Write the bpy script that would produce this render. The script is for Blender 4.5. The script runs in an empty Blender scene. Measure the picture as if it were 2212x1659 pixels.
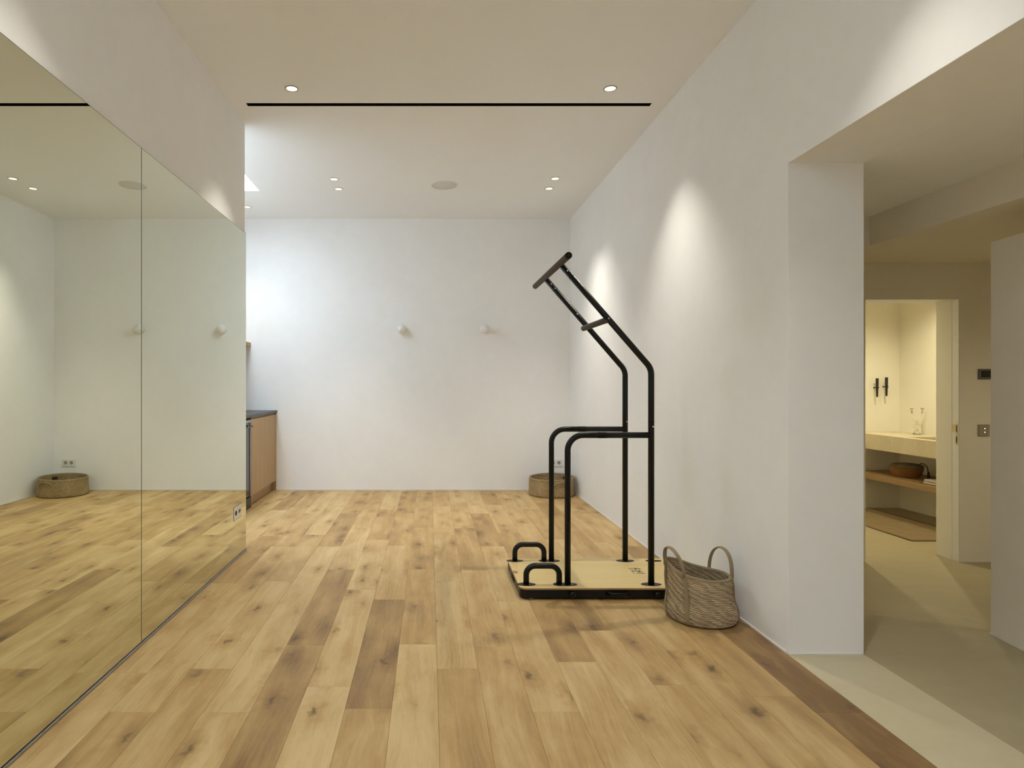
import bpy, bmesh, math, random
from mathutils import Vector, Matrix

# ------------------------------------------------------------------ camera
SC = bpy.context.scene
COL = SC.collection
F_PX, W_PX, H_PX = 1350.0, 2212.0, 1659.0      # focal length in pixels, frame size
VPX, HORIZ = 928.0, 829.6                      # vanishing point of the room
CAM_H = 1.30
cam_d = bpy.data.cameras.new('camera')
cam_d.sensor_width = 36.0
cam_d.sensor_fit = 'HORIZONTAL'
cam_d.lens = 36.0 * F_PX / W_PX
cam_d.shift_x = (W_PX / 2 - VPX) / W_PX
cam_d.shift_y = (HORIZ - H_PX / 2) / W_PX
cam_d.clip_start = 0.05
cam = bpy.data.objects.new('camera', cam_d)
cam.location = (0, 0, CAM_H)
cam.rotation_euler = (math.pi / 2, 0, 0)
COL.objects.link(cam)
SC.camera = cam

# ------------------------------------------------------------------ light, exposure
SC.view_settings.view_transform = 'Standard'
SC.view_settings.look = 'None'
SC.view_settings.exposure = 0.65
SC.view_settings.gamma = 1.0
SC.view_settings.use_curve_mapping = False
SC.cycles.use_denoising = True
SC.cycles.max_bounces = 14
SC.cycles.diffuse_bounces = 8
SC.cycles.glossy_bounces = 6
SC.cycles.sample_clamp_indirect = 6.0

WORLD_STRENGTH = 12.2
SPOT_W = 83.0
SPOT_COL = (1.0, 0.95, 0.82)
BATH_W = 37.0
HALL_FILL_W = 22.0
BATH_COL = (1.0, 0.90, 0.60)
world = bpy.data.worlds.new('overcast_sky')
SC.world = world
world.use_nodes = True
bg = world.node_tree.nodes['Background']
bg.inputs[0].default_value = (0.74, 0.88, 1.0, 1)
bg.inputs[1].default_value = WORLD_STRENGTH


def portal(name, loc, rot, sx, sy):
    l = bpy.data.lights.new(name, 'AREA')
    l.shape = 'RECTANGLE'
    l.size, l.size_y = sx, sy
    l.cycles.is_portal = True
    o = bpy.data.objects.new(name, l)
    o.location = loc
    o.rotation_euler = rot
    COL.objects.link(o)


# main dimensions (metres)
CEIL = 3.3265
XR, XR2 = 1.722, 2.087         # gym right wall, hall face of that wall
XL = -1.442                    # mirror wall face
XM = -1.435                    # mirror face
YF = 7.65                      # back wall
YB = -2.5                      # window wall behind the camera
YLE = 4.88                     # end of mirror wall
XALC = -2.47                   # alcove left wall
SOFF = 2.362                   # opening soffit
YJ = 3.003                     # far jamb of the opening
HLOW = 2.178                   # low hall ceiling
YD, YD2 = 4.566, 4.766         # bathroom door wall
DX0, DX1, DZ = 3.18, 3.869, 1.921
BX1, BY1, BCEIL = 4.94, 6.57, 2.45
SKY = (-2.42, -1.786, 4.95, 6.55)
SLOT = (-1.325, 1.604, 4.508, 4.558)
ADDED_SKY = (-1.2, -0.1, -1.0, 0.05)   # unseen roof light, added overhead to bring daylight near the camera

portal('portal_near', (0.5 * (ADDED_SKY[0] + ADDED_SKY[1]), 0.5 * (ADDED_SKY[2] + ADDED_SKY[3]), CEIL + 0.29), (0, 0, 0), ADDED_SKY[1] - ADDED_SKY[0], ADDED_SKY[3] - ADDED_SKY[2])
portal('portal_skylight', (0.5 * (SKY[0] + SKY[1]), 0.5 * (SKY[2] + SKY[3]), CEIL + 0.29), (0, 0, 0), SKY[1] - SKY[0], SKY[3] - SKY[2])


# ------------------------------------------------------------------ materials
def new_mat(name):
    m = bpy.data.materials.new(name)
    m.use_nodes = True
    nt = m.node_tree
    return m, nt, nt.nodes['Principled BSDF']


def nd(nt, typ, **kw):
    n = nt.nodes.new(typ)
    for k, v in kw.items():
        if isinstance(k, str) and hasattr(n, k):
            setattr(n, k, v)
    return n


def math_n(nt, op, a, b=None, clamp=False):
    n = nt.nodes.new('ShaderNodeMath')
    n.operation = op
    n.use_clamp = clamp
    for i, v in enumerate((a, b)):
        if v is None:
            continue
        if isinstance(v, (int, float)):
            n.inputs[i].default_value = v
        else:
            nt.links.new(v, n.inputs[i])
    return n.outputs[0]


def mix_c(nt, fac, a, b, mode='MIX'):
    n = nt.nodes.new('ShaderNodeMix')
    n.data_type = 'RGBA'
    n.blend_type = mode
    for sock, v in ((n.inputs[0], fac), (n.inputs[6], a), (n.inputs[7], b)):
        if isinstance(v, (int, float)):
            sock.default_value = v
        elif isinstance(v, tuple):
            sock.default_value = (*v, 1)[:4]
        else:
            nt.links.new(v, sock)
    return n.outputs[2]


def noise(nt, vec, scale, detail=3.0, rough=0.5, dist=0.0):
    n = nt.nodes.new('ShaderNodeTexNoise')
    n.inputs['Scale'].default_value = scale
    n.inputs['Detail'].default_value = detail
    n.inputs['Roughness'].default_value = rough
    n.inputs['Distortion'].default_value = dist
    if vec is not None:
        nt.links.new(vec, n.inputs['Vector'])
    return n.outputs[0]


def vmap(nt, vec, scale=(1, 1, 1), loc=(0, 0, 0)):
    n = nt.nodes.new('ShaderNodeMapping')
    n.inputs['Scale'].default_value = scale
    n.inputs['Location'].default_value = loc
    nt.links.new(vec, n.inputs['Vector'])
    return n.outputs[0]


def ramp(nt, fac, p0, p1, c0=0.0, c1=1.0):
    n = nt.nodes.new('ShaderNodeMapRange')
    n.clamp = True
    for i, v in enumerate((None, p0, p1, c0, c1)):
        if v is not None:
            n.inputs[i].default_value = v
    nt.links.new(fac, n.inputs[0])
    return n.outputs[0]


def bump(nt, bsdf, height, strength, dist=0.01):
    b = nt.nodes.new('ShaderNodeBump')
    b.inputs['Strength'].default_value = strength
    b.inputs['Distance'].default_value = dist
    nt.links.new(height, b.inputs['Height'])
    nt.links.new(b.outputs[0], bsdf.inputs['Normal'])


def coord(nt, kind='Object'):
    return nt.nodes.new('ShaderNodeTexCoord').outputs[kind]


def simple(name, col, rough=0.5, metal=0.0, spec=0.5, emit=None, estr=0.0):
    m, nt, b = new_mat(name)
    c = coord(nt)
    n = noise(nt, c, 40, 2)
    k = ramp(nt, n, 0, 1, 0.94, 1.06)
    base = nd(nt, 'ShaderNodeRGB')
    base.outputs[0].default_value = (*col, 1)
    v = nt.nodes.new('ShaderNodeVectorMath')
    v.operation = 'SCALE'
    nt.links.new(base.outputs[0], v.inputs[0])
    nt.links.new(k, v.inputs['Scale'])
    nt.links.new(v.outputs[0], b.inputs['Base Color'])
    b.inputs['Roughness'].default_value = rough
    b.inputs['Metallic'].default_value = metal
    b.inputs['Specular IOR Level'].default_value = spec
    if emit:
        b.inputs['Emission Color'].default_value = (*emit, 1)
        b.inputs['Emission Strength'].default_value = estr
    return m


def plaster(name, col, mott=0.03):
    m, nt, b = new_mat(name)
    c = coord(nt)
    n1 = noise(nt, c, 1.3, 5, 0.6)
    n2 = noise(nt, c, 9, 4, 0.6)
    s = math_n(nt, 'ADD', math_n(nt, 'MULTIPLY', n1, 0.65), math_n(nt, 'MULTIPLY', n2, 0.35))
    t = ramp(nt, s, 0.3, 0.7)
    lo = tuple(v * (1 - mott) for v in col)
    hi = tuple(min(1, v * (1 + mott)) for v in col)
    nt.links.new(mix_c(nt, t, lo, hi), b.inputs['Base Color'])
    b.inputs['Roughness'].default_value = 0.85
    b.inputs['Specular IOR Level'].default_value = 0.2
    bump(nt, b, math_n(nt, 'ADD', n1, math_n(nt, 'MULTIPLY', noise(nt, c, 30, 3), 0.1)), 0.12, 0.02)
    return m


def floor_oak():
    m, nt, b = new_mat('oak_plank')
    c = coord(nt)
    info = nt.nodes.new('ShaderNodeObjectInfo')
    off = nt.nodes.new('ShaderNodeCombineXYZ')
    nt.links.new(math_n(nt, 'MULTIPLY', info.outputs['Random'], 23.7), off.inputs[0])
    nt.links.new(math_n(nt, 'MULTIPLY', info.outputs['Random'], 91.3), off.inputs[1])
    add = nt.nodes.new('ShaderNodeVectorMath')
    add.operation = 'ADD'
    nt.links.new(c, add.inputs[0])
    nt.links.new(off.outputs[0], add.inputs[1])
    p = add.outputs[0]
    # flowing warp so the figure bends round the knots
    warp = noise(nt, vmap(nt, p, (3, 0.9, 1)), 1.0, 2)
    wv = nt.nodes.new('ShaderNodeCombineXYZ')
    nt.links.new(math_n(nt, 'MULTIPLY', math_n(nt, 'SUBTRACT', warp, 0.5), 0.16), wv.inputs[0])
    pw = nt.nodes.new('ShaderNodeVectorMath')
    pw.operation = 'ADD'
    nt.links.new(p, pw.inputs[0])
    nt.links.new(wv.outputs[0], pw.inputs[1])
    q = pw.outputs[0]
    fine = noise(nt, vmap(nt, q, (120, 9, 1)), 1.0, 5, 0.75)
    streak = noise(nt, vmap(nt, q, (16, 0.9, 1)), 1.0, 4, 0.6)
    blotch = noise(nt, vmap(nt, p, (6, 2.2, 1)), 1.0, 4, 0.6)
    wave = nt.nodes.new('ShaderNodeTexWave')
    wave.wave_type = 'BANDS'
    wave.bands_direction = 'X'
    wave.inputs['Scale'].default_value = 15
    wave.inputs['Distortion'].default_value = 5.0
    wave.inputs['Detail'].default_value = 2.5
    wave.inputs['Detail Scale'].default_value = 1.2
    nt.links.new(vmap(nt, q, (1.0, 0.24, 1)), wave.inputs['Vector'])
    # knots
    kw = nt.nodes.new('ShaderNodeVectorMath')
    kw.operation = 'ADD'
    kn = nt.nodes.new('ShaderNodeTexNoise')
    kn.inputs['Scale'].default_value = 22
    kn.inputs['Detail'].default_value = 4
    nt.links.new(p, kn.inputs['Vector'])
    ks = nt.nodes.new('ShaderNodeVectorMath')
    ks.operation = 'SCALE'
    ks.inputs['Scale'].default_value = 0.085
    nt.links.new(kn.outputs[1], ks.inputs[0])
    nt.links.new(p, kw.inputs[0])
    nt.links.new(ks.outputs[0], kw.inputs[1])
    vor = nt.nodes.new('ShaderNodeTexVoronoi')
    vor.voronoi_dimensions = '2D'
    vor.inputs['Scale'].default_value = 1.0
    nt.links.new(vmap(nt, kw.outputs[0], (6.2, 2.6, 1)), vor.inputs['Vector'])
    sep = nt.nodes.new('ShaderNodeSeparateColor')
    nt.links.new(vor.outputs['Color'], sep.inputs[0])
    has = ramp(nt, sep.outputs[0], 0.45, 0.62)
    core = math_n(nt, 'MULTIPLY', ramp(nt, vor.outputs['Distance'], 0.0, 0.12, 1, 0), has)
    core = math_n(nt, 'MULTIPLY', core, ramp(nt, sep.outputs[1], 0.0, 1.0, 0.35, 1.1), True)
    halo = math_n(nt, 'MULTIPLY', ramp(nt, vor.outputs['Distance'], 0.04, 0.42, 1, 0), has)
    tone = nt.nodes.new('ShaderNodeSeparateColor')
    nt.links.new(info.outputs['Color'], tone.inputs[0])
    T = tone.outputs[0]
    # tone value: 0 pale, 1 brown
    s = math_n(nt, 'MULTIPLY', math_n(nt, 'SUBTRACT', ramp(nt, streak, 0.3, 0.7), 0.5), 0.34)
    s = math_n(nt, 'ADD', s, math_n(nt, 'MULTIPLY', math_n(nt, 'SUBTRACT', ramp(nt, blotch, 0.3, 0.7), 0.5), 0.36))
    s = math_n(nt, 'ADD', s, math_n(nt, 'MULTIPLY', math_n(nt, 'SUBTRACT', fine, 0.5), 0.42))
    s = math_n(nt, 'ADD', s, math_n(nt, 'MULTIPLY', math_n(nt, 'SUBTRACT', wave.outputs[1], 0.5), math_n(nt, 'MULTIPLY', ramp(nt, blotch, 0.45, 0.65), 0.10)))
    s = math_n(nt, 'ADD', s, math_n(nt, 'MULTIPLY', halo, 0.34))
    s = math_n(nt, 'ADD', s, T, True)
    r = nt.nodes.new('ShaderNodeValToRGB')
    e = r.color_ramp.elements
    e[0].position, e[0].color = 0.0, (0.575, 0.420, 0.208, 1)
    e[1].position, e[1].color = 1.0, (0.205, 0.118, 0.050, 1)
    k = e.new(0.42)
    k.color = (0.425, 0.274, 0.110, 1)
    nt.links.new(s, r.inputs[0])
    col = mix_c(nt, math_n(nt, 'MULTIPLY', core, 0.8), r.outputs[0], (0.07, 0.042, 0.03))
    nt.links.new(col, b.inputs['Base Color'])
    b.inputs['Roughness'].default_value = 0.52
    b.inputs['Specular IOR Level'].default_value = 0.35
    bump(nt, b, math_n(nt, 'ADD', fine, math_n(nt, 'MULTIPLY', wave.outputs[1], 0.15)), 0.06, 0.003)
    return m


def wood(name, light, dark, axis='Z', scale=1.0, rough=0.5):
    m, nt, b = new_mat(name)
    c = coord(nt)
    sc = {'X': (2 * scale, 45 * scale, 45 * scale), 'Y': (45 * scale, 2 * scale, 45 * scale), 'Z': (45 * scale, 45 * scale, 2 * scale)}[axis]
    n1 = noise(nt, vmap(nt, c, sc), 1.0, 5, 0.6)
    n2 = noise(nt, vmap(nt, c, tuple(v * 0.2 for v in sc)), 1.0, 3)
    t = ramp(nt, math_n(nt, 'ADD', math_n(nt, 'MULTIPLY', n1, 0.6), math_n(nt, 'MULTIPLY', n2, 0.4)), 0.32, 0.68)
    nt.links.new(mix_c(nt, t, light, dark), b.inputs['Base Color'])
    b.inputs['Roughness'].default_value = rough
    bump(nt, b, n1, 0.06, 0.003)
    return m


def microcement(name, lo, hi, rough=0.5):
    m, nt, b = new_mat(name)
    c = coord(nt)
    n1 = noise(nt, vmap(nt, c, (1.2, 2.4, 1.2)), 1.6, 6, 0.62, 0.6)
    n2 = noise(nt, c, 14, 5, 0.7)
    t = ramp(nt, math_n(nt, 'ADD', math_n(nt, 'MULTIPLY', n1, 0.7), math_n(nt, 'MULTIPLY', n2, 0.3)), 0.33, 0.67)
    nt.links.new(mix_c(nt, t, lo, hi), b.inputs['Base Color'])
    b.inputs['Roughness'].default_value = rough
    b.inputs['Specular IOR Level'].default_value = 0.3
    bump(nt, b, n2, 0.05, 0.004)
    return m


def jute(name, lo, hi, rows=1.0):
    m, nt, b = new_mat(name)
    c = coord(nt)
    n1 = noise(nt, vmap(nt, c, (40, 40, 130)), 1.0, 4, 0.7)
    n2 = noise(nt, c, 9, 3)
    n3 = noise(nt, c, 260, 2)
    # slanted strands of the rope, from the UVs (u along the coil, v across rows)
    uv = coord(nt, 'UV')
    rot = nt.nodes.new('ShaderNodeMapping')
    rot.inputs['Rotation'].default_value = (0, 0, math.radians(8))
    nt.links.new(uv, rot.inputs['Vector'])
    st = noise(nt, vmap(nt, rot.outputs[0], (60 * rows, 240 * rows, 1)), 1.0, 3, 0.6)
    w = nt.nodes.new('ShaderNodeTexWave')
    w.wave_type = 'BANDS'
    w.bands_direction = 'Y'
    w.inputs['Scale'].default_value = 1.0
    w.inputs['Distortion'].default_value = 5.0
    w.inputs['Detail'].default_value = 2.0
    w.inputs['Detail Scale'].default_value = 0.6
    nt.links.new(vmap(nt, rot.outputs[0], (16 * rows, 30 * rows, 1)), w.inputs['Vector'])
    t = math_n(nt, 'ADD', math_n(nt, 'MULTIPLY', st, 0.50), math_n(nt, 'MULTIPLY', n2, 0.25))
    t = math_n(nt, 'ADD', t, math_n(nt, 'MULTIPLY', w.outputs[1], 0.25))
    nt.links.new(mix_c(nt, ramp(nt, t, 0.30, 0.72), lo, hi), b.inputs['Base Color'])
    b.inputs['Roughness'].default_value = 0.9
    b.inputs['Specular IOR Level'].default_value = 0.15
    h = math_n(nt, 'ADD', math_n(nt, 'MULTIPLY', w.outputs[1], 0.6), math_n(nt, 'ADD', st, math_n(nt, 'MULTIPLY', n3, 0.4)))
    bump(nt, b, h, 0.85, 0.008)
    return m


def mirror_mat():
    m, nt, b = new_mat('mirror_silver')
    c = coord(nt)
    t = noise(nt, c, 1.5, 2)
    nt.links.new(mix_c(nt, t, (0.775, 0.79, 0.66), (0.785, 0.80, 0.67)), b.inputs['Base Color'])
    b.inputs['Metallic'].default_value = 1.0
    b.inputs['Roughness'].default_value = 0.0
    return m


def glass_mat():
    m, nt, b = new_mat('clear_glass')
    c = coord(nt)
    t = noise(nt, c, 20, 2)
    nt.links.new(mix_c(nt, t, (0.95, 0.93, 0.88), (1, 0.98, 0.95)), b.inputs['Base Color'])
    b.inputs['Transmission Weight'].default_value = 0.9
    b.inputs['Roughness'].default_value = 0.05
    b.inputs['IOR'].default_value = 1.45
    return m


M = {}
M['wall'] = plaster('white_plaster', (0.875, 0.88, 0.885))
M['ceil'] = plaster('ceiling_paint', (0.885, 0.90, 0.91), 0.015)
M['hall'] = plaster('hall_plaster', (0.78, 0.73, 0.63))
M['bath'] = plaster('bathroom_plaster', (0.80, 0.77, 0.68))
M['white'] = simple('white_lacquer', (0.80, 0.79, 0.76), 0.45)
M['caulk'] = simple('white_caulk', (0.72, 0.70, 0.67), 0.6)
M['oak'] = floor_oak()
M['sub'] = simple('screed', (0.10, 0.07, 0.05), 0.9)
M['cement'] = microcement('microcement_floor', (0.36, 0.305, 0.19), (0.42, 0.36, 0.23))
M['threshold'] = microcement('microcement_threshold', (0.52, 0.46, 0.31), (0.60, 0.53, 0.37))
M['slab'] = microcement('microcement_slab', (0.50, 0.43, 0.30), (0.64, 0.57, 0.42), 0.6)
M['mirror'] = mirror_mat()
M['mirror_edge'] = simple('mirror_edge', (0.10, 0.12, 0.10), 0.3)
M['alu'] = simple('brushed_aluminium', (0.42, 0.43, 0.46), 0.38, 1.0)
M['black'] = simple('black_powder_coat', (0.0055, 0.006, 0.006), 0.36, 0.0, 0.28)
M['blackmatt'] = simple('black_matt', (0.008, 0.008, 0.008), 0.7, 0.0, 0.2)
M['grip'] = simple('grey_grip', (0.085, 0.072, 0.062), 0.75, 0.0, 0.25)
M['steel'] = simple('bright_steel', (0.75, 0.74, 0.72), 0.28, 1.0)
M['ply'] = wood('birch_ply', (0.71, 0.545, 0.245), (0.61, 0.455, 0.19), 'X', 0.6, 0.42)
M['plyedge'] = wood('ply_edge', (0.42, 0.24, 0.12), (0.26, 0.14, 0.07), 'X', 1.0, 0.6)
M['cabinet'] = wood('oak_veneer', (0.47, 0.315, 0.155), (0.38, 0.245, 0.11), 'Z', 1.0, 0.5)
M['shelf'] = wood('oak_shelf', (0.36, 0.235, 0.11), (0.26, 0.165, 0.075), 'Y', 1.0, 0.5)
M['stone'] = simple('dark_stone', (0.045, 0.045, 0.048), 0.4)
M['dark'] = simple('dark_plastic', (0.02, 0.02, 0.02), 0.4)
M['darkglass'] = simple('dark_glass', (0.015, 0.015, 0.017), 0.06)
M['jute'] = jute('jute_rope', (0.21, 0.145, 0.080), (0.82, 0.65, 0.43))
M['jute2'] = jute('jute_rope_golden', (0.20, 0.13, 0.055), (0.80, 0.61, 0.34))
M['rope'] = jute('jute_rope_pale', (0.46, 0.34, 0.18), (0.92, 0.76, 0.50), 2.0)
M['rug'] = jute('jute_rug', (0.40, 0.28, 0.14), (0.70, 0.54, 0.31), 4.0)
M['wicker'] = jute('wicker', (0.26, 0.12, 0.04), (0.50, 0.27, 0.11), 3.0)
M['wickerdark'] = jute('wicker_dark', (0.02, 0.014, 0.008), (0.48, 0.38, 0.22), 1.2)
M['leather'] = simple('brown_leather', (0.05, 0.03, 0.018), 0.6)
M['towel'] = jute('linen', (0.45, 0.40, 0.32), (0.66, 0.60, 0.50), 3.0)
M['glass'] = glass_mat()
M['lens'] = simple('lamp_lens', (0.9, 0.88, 0.8), 0.4, emit=(1.0, 0.90, 0.66), estr=1.35)
M['trim'] = simple('lamp_trim', (0.30, 0.27, 0.20), 0.5)
M['grille'] = simple('speaker_grille', (0.72, 0.71, 0.69), 0.7)
M['globe'] = simple('opal_globe', (0.80, 0.79, 0.77), 0.35)
M['socket'] = simple('white_socket', (0.78, 0.77, 0.72), 0.4)
M['socketgrey'] = simple('socket_grey', (0.33, 0.31, 0.26), 0.5)
M['switch'] = simple('taupe_switch', (0.33, 0.28, 0.20), 0.45)
M['led'] = simple('white_led', (0.9, 0.9, 0.9), 0.4, emit=(1, 0.97, 0.9), estr=1.0)
M['brass'] = simple('strike_plate_nickel', (0.55, 0.47, 0.32), 0.35, 0.9)
M['lintel'] = simple('black_paint', (0.012, 0.010, 0.008), 0.6)


# ------------------------------------------------------------------ mesh helpers
def link(name, me, mat, parent=None, loc=None, smooth=False):
    o = bpy.data.objects.new(name, me)
    if mat is not None and len(me.materials) == 0:
        me.materials.append(mat)
    COL.objects.link(o)
    if loc is not None:
        o.location = loc
    if parent is not None:
        o.parent = parent
    if smooth:
        for p in me.polygons:
            p.use_smooth = True
    return o


def finish(bm, name, mat, parent=None, smooth=False, bevel=0.0, seg=2, angle=35):
    bmesh.ops.recalc_face_normals(bm, faces=bm.faces)
    me = bpy.data.meshes.new(name)
    bm.to_mesh(me)
    bm.free()
    o = link(name, me, mat, parent)
    if smooth:
        me.polygons.foreach_set('use_smooth', [True] * len(me.polygons))
    if bevel > 0:
        md = o.modifiers.new('bevel', 'BEVEL')
        md.width = bevel
        md.segments = seg
        md.limit_method = 'ANGLE'
        md.angle_limit = math.radians(angle)
    return o


def thing(name, label, cat, loc=(0, 0, 0), rz=0.0, group=None):
    o = bpy.data.objects.new(name, None)
    o.empty_display_size = 0.05
    o.location = loc
    o.rotation_euler = (0, 0, rz)
    COL.objects.link(o)
    return tag(o, label, cat, group)


def tag(o, label, cat, group=None):
    o['label'] = label
    o['category'] = cat
    if group:
        o['group'] = group
    return o


def structure(o, label=None):
    o['kind'] = 'structure'
    if label:
        o['label'] = label
    return o


def bm_box(bm, x0, x1, y0, y1, z0, z1):
    v = [bm.verts.new((x, y, z)) for x in (x0, x1) for y in (y0, y1) for z in (z0, z1)]
    for f in ((0, 1, 3, 2), (4, 6, 7, 5), (0, 4, 5, 1), (2, 3, 7, 6), (0, 2, 6, 4), (1, 5, 7, 3)):
        bm.faces.new([v[i] for i in f])


def box(name, mat, x0, x1, y0, y1, z0, z1, parent=None, bevel=0.0, seg=2):
    bm = bmesh.new()
    bm_box(bm, x0, x1, y0, y1, z0, z1)
    return finish(bm, name, mat, parent, bevel=bevel, seg=seg)


def slab_with_holes(name, mat, axis, a, b, c, holes, parent=None, bevel=0.0):
    """Solid slab; axis is the thin direction with span c, a and b the spans of the two
    other axes in xyz order; holes are (a0,a1,b0,b1)."""
    As = sorted({a[0], a[1], *[min(max(h[i], a[0]), a[1]) for h in holes for i in (0, 1)]})
    Bs = sorted({b[0], b[1], *[min(max(h[i], b[0]), b[1]) for h in holes for i in (2, 3)]})
    na, nb = len(As) - 1, len(Bs) - 1

    def filled(i, j):
        if not (0 <= i < na and 0 <= j < nb):
            return False
        ca, cb = 0.5 * (As[i] + As[i + 1]), 0.5 * (Bs[j] + Bs[j + 1])
        return not any(h[0] < ca < h[1] and h[2] < cb < h[3] for h in holes)

    bm = bmesh.new()
    cache = {}

    def V(i, j, k):
        key = (i, j, k)
        if key not in cache:
            p = [As[i], Bs[j]]
            p.insert({'X': 0, 'Y': 1, 'Z': 2}[axis], c[k])
            cache[key] = bm.verts.new(p)
        return cache[key]

    for i in range(na):
        for j in range(nb):
            if not filled(i, j):
                continue
            for k in (0, 1):
                bm.faces.new([V(i, j, k), V(i + 1, j, k), V(i + 1, j + 1, k), V(i, j + 1, k)])
            for di, dj, e in ((-1, 0, ((i, j), (i, j + 1))), (1, 0, ((i + 1, j), (i + 1, j + 1))),
                              (0, -1, ((i, j), (i + 1, j))), (0, 1, ((i, j + 1), (i + 1, j + 1)))):
                if not filled(i + di, j + dj):
                    bm.faces.new([V(*e[0], 0), V(*e[1], 0), V(*e[1], 1), V(*e[0], 1)])
    bmesh.ops.recalc_face_normals(bm, faces=bm.faces)
    bmesh.ops.dissolve_limit(bm, angle_limit=0.01, verts=bm.verts, edges=bm.edges)
    return finish(bm, name, mat, parent, bevel=bevel, seg=3)


def fillet(pts, radii, seg=8):
    """polyline with rounded corners"""
    pts = [Vector(p) for p in pts]
    out = [pts[0]]
    for i in range(1, len(pts) - 1):
        p, a, b = pts[i], pts[i - 1], pts[i + 1]
        u, v = (a - p).normalized(), (b - p).normalized()
        ang = u.angle(v)
        r = radii[i - 1]
        d = r / math.tan(ang / 2)
        c = p + (u + v).normalized() * (r / math.sin(ang / 2))
        s, e = p + u * d - c, p + v * d - c
        tot = s.angle(e)
        for k in range(seg + 1):
            t = k / seg
            out.append(c + (s * math.sin((1 - t) * tot) + e * math.sin(t * tot)) / math.sin(tot))
    out.append(pts[-1])
    return out


def bm_tube(bm, path, rad, n=16, cap=True, flat=None):
    """sweep a circle (or flat ellipse (ra, rb) with a fixed up axis) along a path"""
    path = [Vector(p) for p in path]
    rings = []
    prev = None
    uvl = bm.loops.layers.uv.verify()
    L = 0.0
    lens = []
    for i, p in enumerate(path):
        if i:
            L += (p - path[i - 1]).length
        lens.append(L)
        t = (path[min(i + 1, len(path) - 1)] - path[max(i - 1, 0)]).normalized()
        if prev is None:
            up = Vector((0, 0, 1)) if abs(t.z) < 0.9 else Vector((1, 0, 0))
            if flat and len(flat) > 2:
                up = Vector(flat[2])
            x = (up - t * up.dot(t)).normalized()
        else:
            x = (prev - t * prev.dot(t)).normalized()
        prev = x
        y = t.cross(x)
        r = rad(i / (len(path) - 1)) if callable(rad) else rad
        ra, rb = (flat[0], flat[1]) if flat else (r, r)
        rings.append([bm.verts.new(p + x * ra * math.cos(2 * math.pi * k / n) + y * rb * math.sin(2 * math.pi * k / n)) for k in range(n)])
    for i in range(len(rings) - 1):
        for k in range(n):
            f = bm.faces.new([rings[i][k], rings[i][(k + 1) % n], rings[i + 1][(k + 1) % n], rings[i + 1][k]])
            f.smooth = True
            for lp, (uu, vv) in zip(f.loops, ((k, i), (k + 1, i), (k + 1, i + 1), (k, i + 1))):
                lp[uvl].uv = (lens[min(i + (vv - i), len(lens) - 1)] * 3.0, uu / n * 0.3)
    if cap:
        bm.faces.new(rings[0][::-1])
        bm.faces.new(rings[-1])


def tube(name, mat, path, rad, parent=None, n=16, flat=None, bevel=0.0):
    bm = bmesh.new()
    bm_tube(bm, path, rad, n, True, flat)
    return finish(bm, name, mat, parent, bevel=bevel, angle=60)


def bm_lathe(bm, prof, n=32, cx=0, cy=0, closed_ends=True, shape=None):
    """prof: list of (r, z); shape(angle, r, z) -> (x, y, z) lets the form deviate from round"""
    rings = []
    uvl = bm.loops.layers.uv.verify()
    for r, z in prof:
        ring = []
        for k in range(n):
            a = 2 * math.pi * k / n
            p = shape(a, r, z) if shape else (r * math.cos(a), r * math.sin(a), z)
            ring.append(bm.verts.new((cx + p[0], cy + p[1], p[2])))
        rings.append(ring)
    d = 0.0
    for i in range(len(rings) - 1):
        d2 = d + math.hypot(prof[i + 1][0] - prof[i][0], prof[i + 1][1] - prof[i][1])
        for k in range(n):
            f = bm.faces.new([rings[i][k], rings[i][(k + 1) % n], rings[i + 1][(k + 1) % n], rings[i + 1][k]])
            f.smooth = True
            rr = max(prof[i][0], 0.05)
            for lp, (uu, vv) in zip(f.loops, ((k, d), (k + 1, d), (k + 1, d2), (k, d2))):
                lp[uvl].uv = (uu / n * 6.283 * rr * 1.0, vv * 1.0)
        d = d2
    if closed_ends:
        if prof[0][0] > 1e-4:
            bm.faces.new(rings[0][::-1])
        if prof[-1][0] > 1e-4:
            bm.faces.new(rings[-1])


def lathe(name, mat, prof, parent=None, n=32, cx=0, cy=0, shape=None, closed=True, xf=None):
    bm = bmesh.new()
    bm_lathe(bm, prof, n, cx, cy, closed, shape)
    bmesh.ops.remove_doubles(bm, verts=bm.verts, dist=1e-6)
    if xf is not None:
        bmesh.ops.transform(bm, matrix=xf, verts=bm.verts)
    return finish(bm, name, mat, parent)


def rounded_rect(x0, x1, y0, y1, r, seg=6):
    pts = []
    for cx, cy, a0 in ((x1 - r, y1 - r, 0), (x0 + r, y1 - r, 90), (x0 + r, y0 + r, 180), (x1 - r, y0 + r, 270)):
        for k in range(seg + 1):
            a = math.radians(a0 + 90 * k / seg)
            pts.append((cx + r * math.cos(a), cy + r * math.sin(a)))
    return pts


def prism(name, mat, outline, z0, z1, parent=None, bevel=0.0, xf=None):
    bm = bmesh.new()
    lo = [bm.verts.new((x, y, z0)) for x, y in outline]
    hi = [bm.verts.new((x, y, z1)) for x, y in outline]
    bm.faces.new(lo[::-1])
    bm.faces.new(hi)
    n = len(lo)
    for i in range(n):
        bm.faces.new([lo[i], lo[(i + 1) % n], hi[(i + 1) % n], hi[i]])
    if xf is not None:
        bmesh.ops.transform(bm, matrix=xf, verts=bm.verts)
    return finish(bm, name, mat, parent, bevel=bevel, angle=50)


ROT_Y = Matrix.Rotation(math.pi / 2, 4, 'X')     # z axis -> -y


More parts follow.
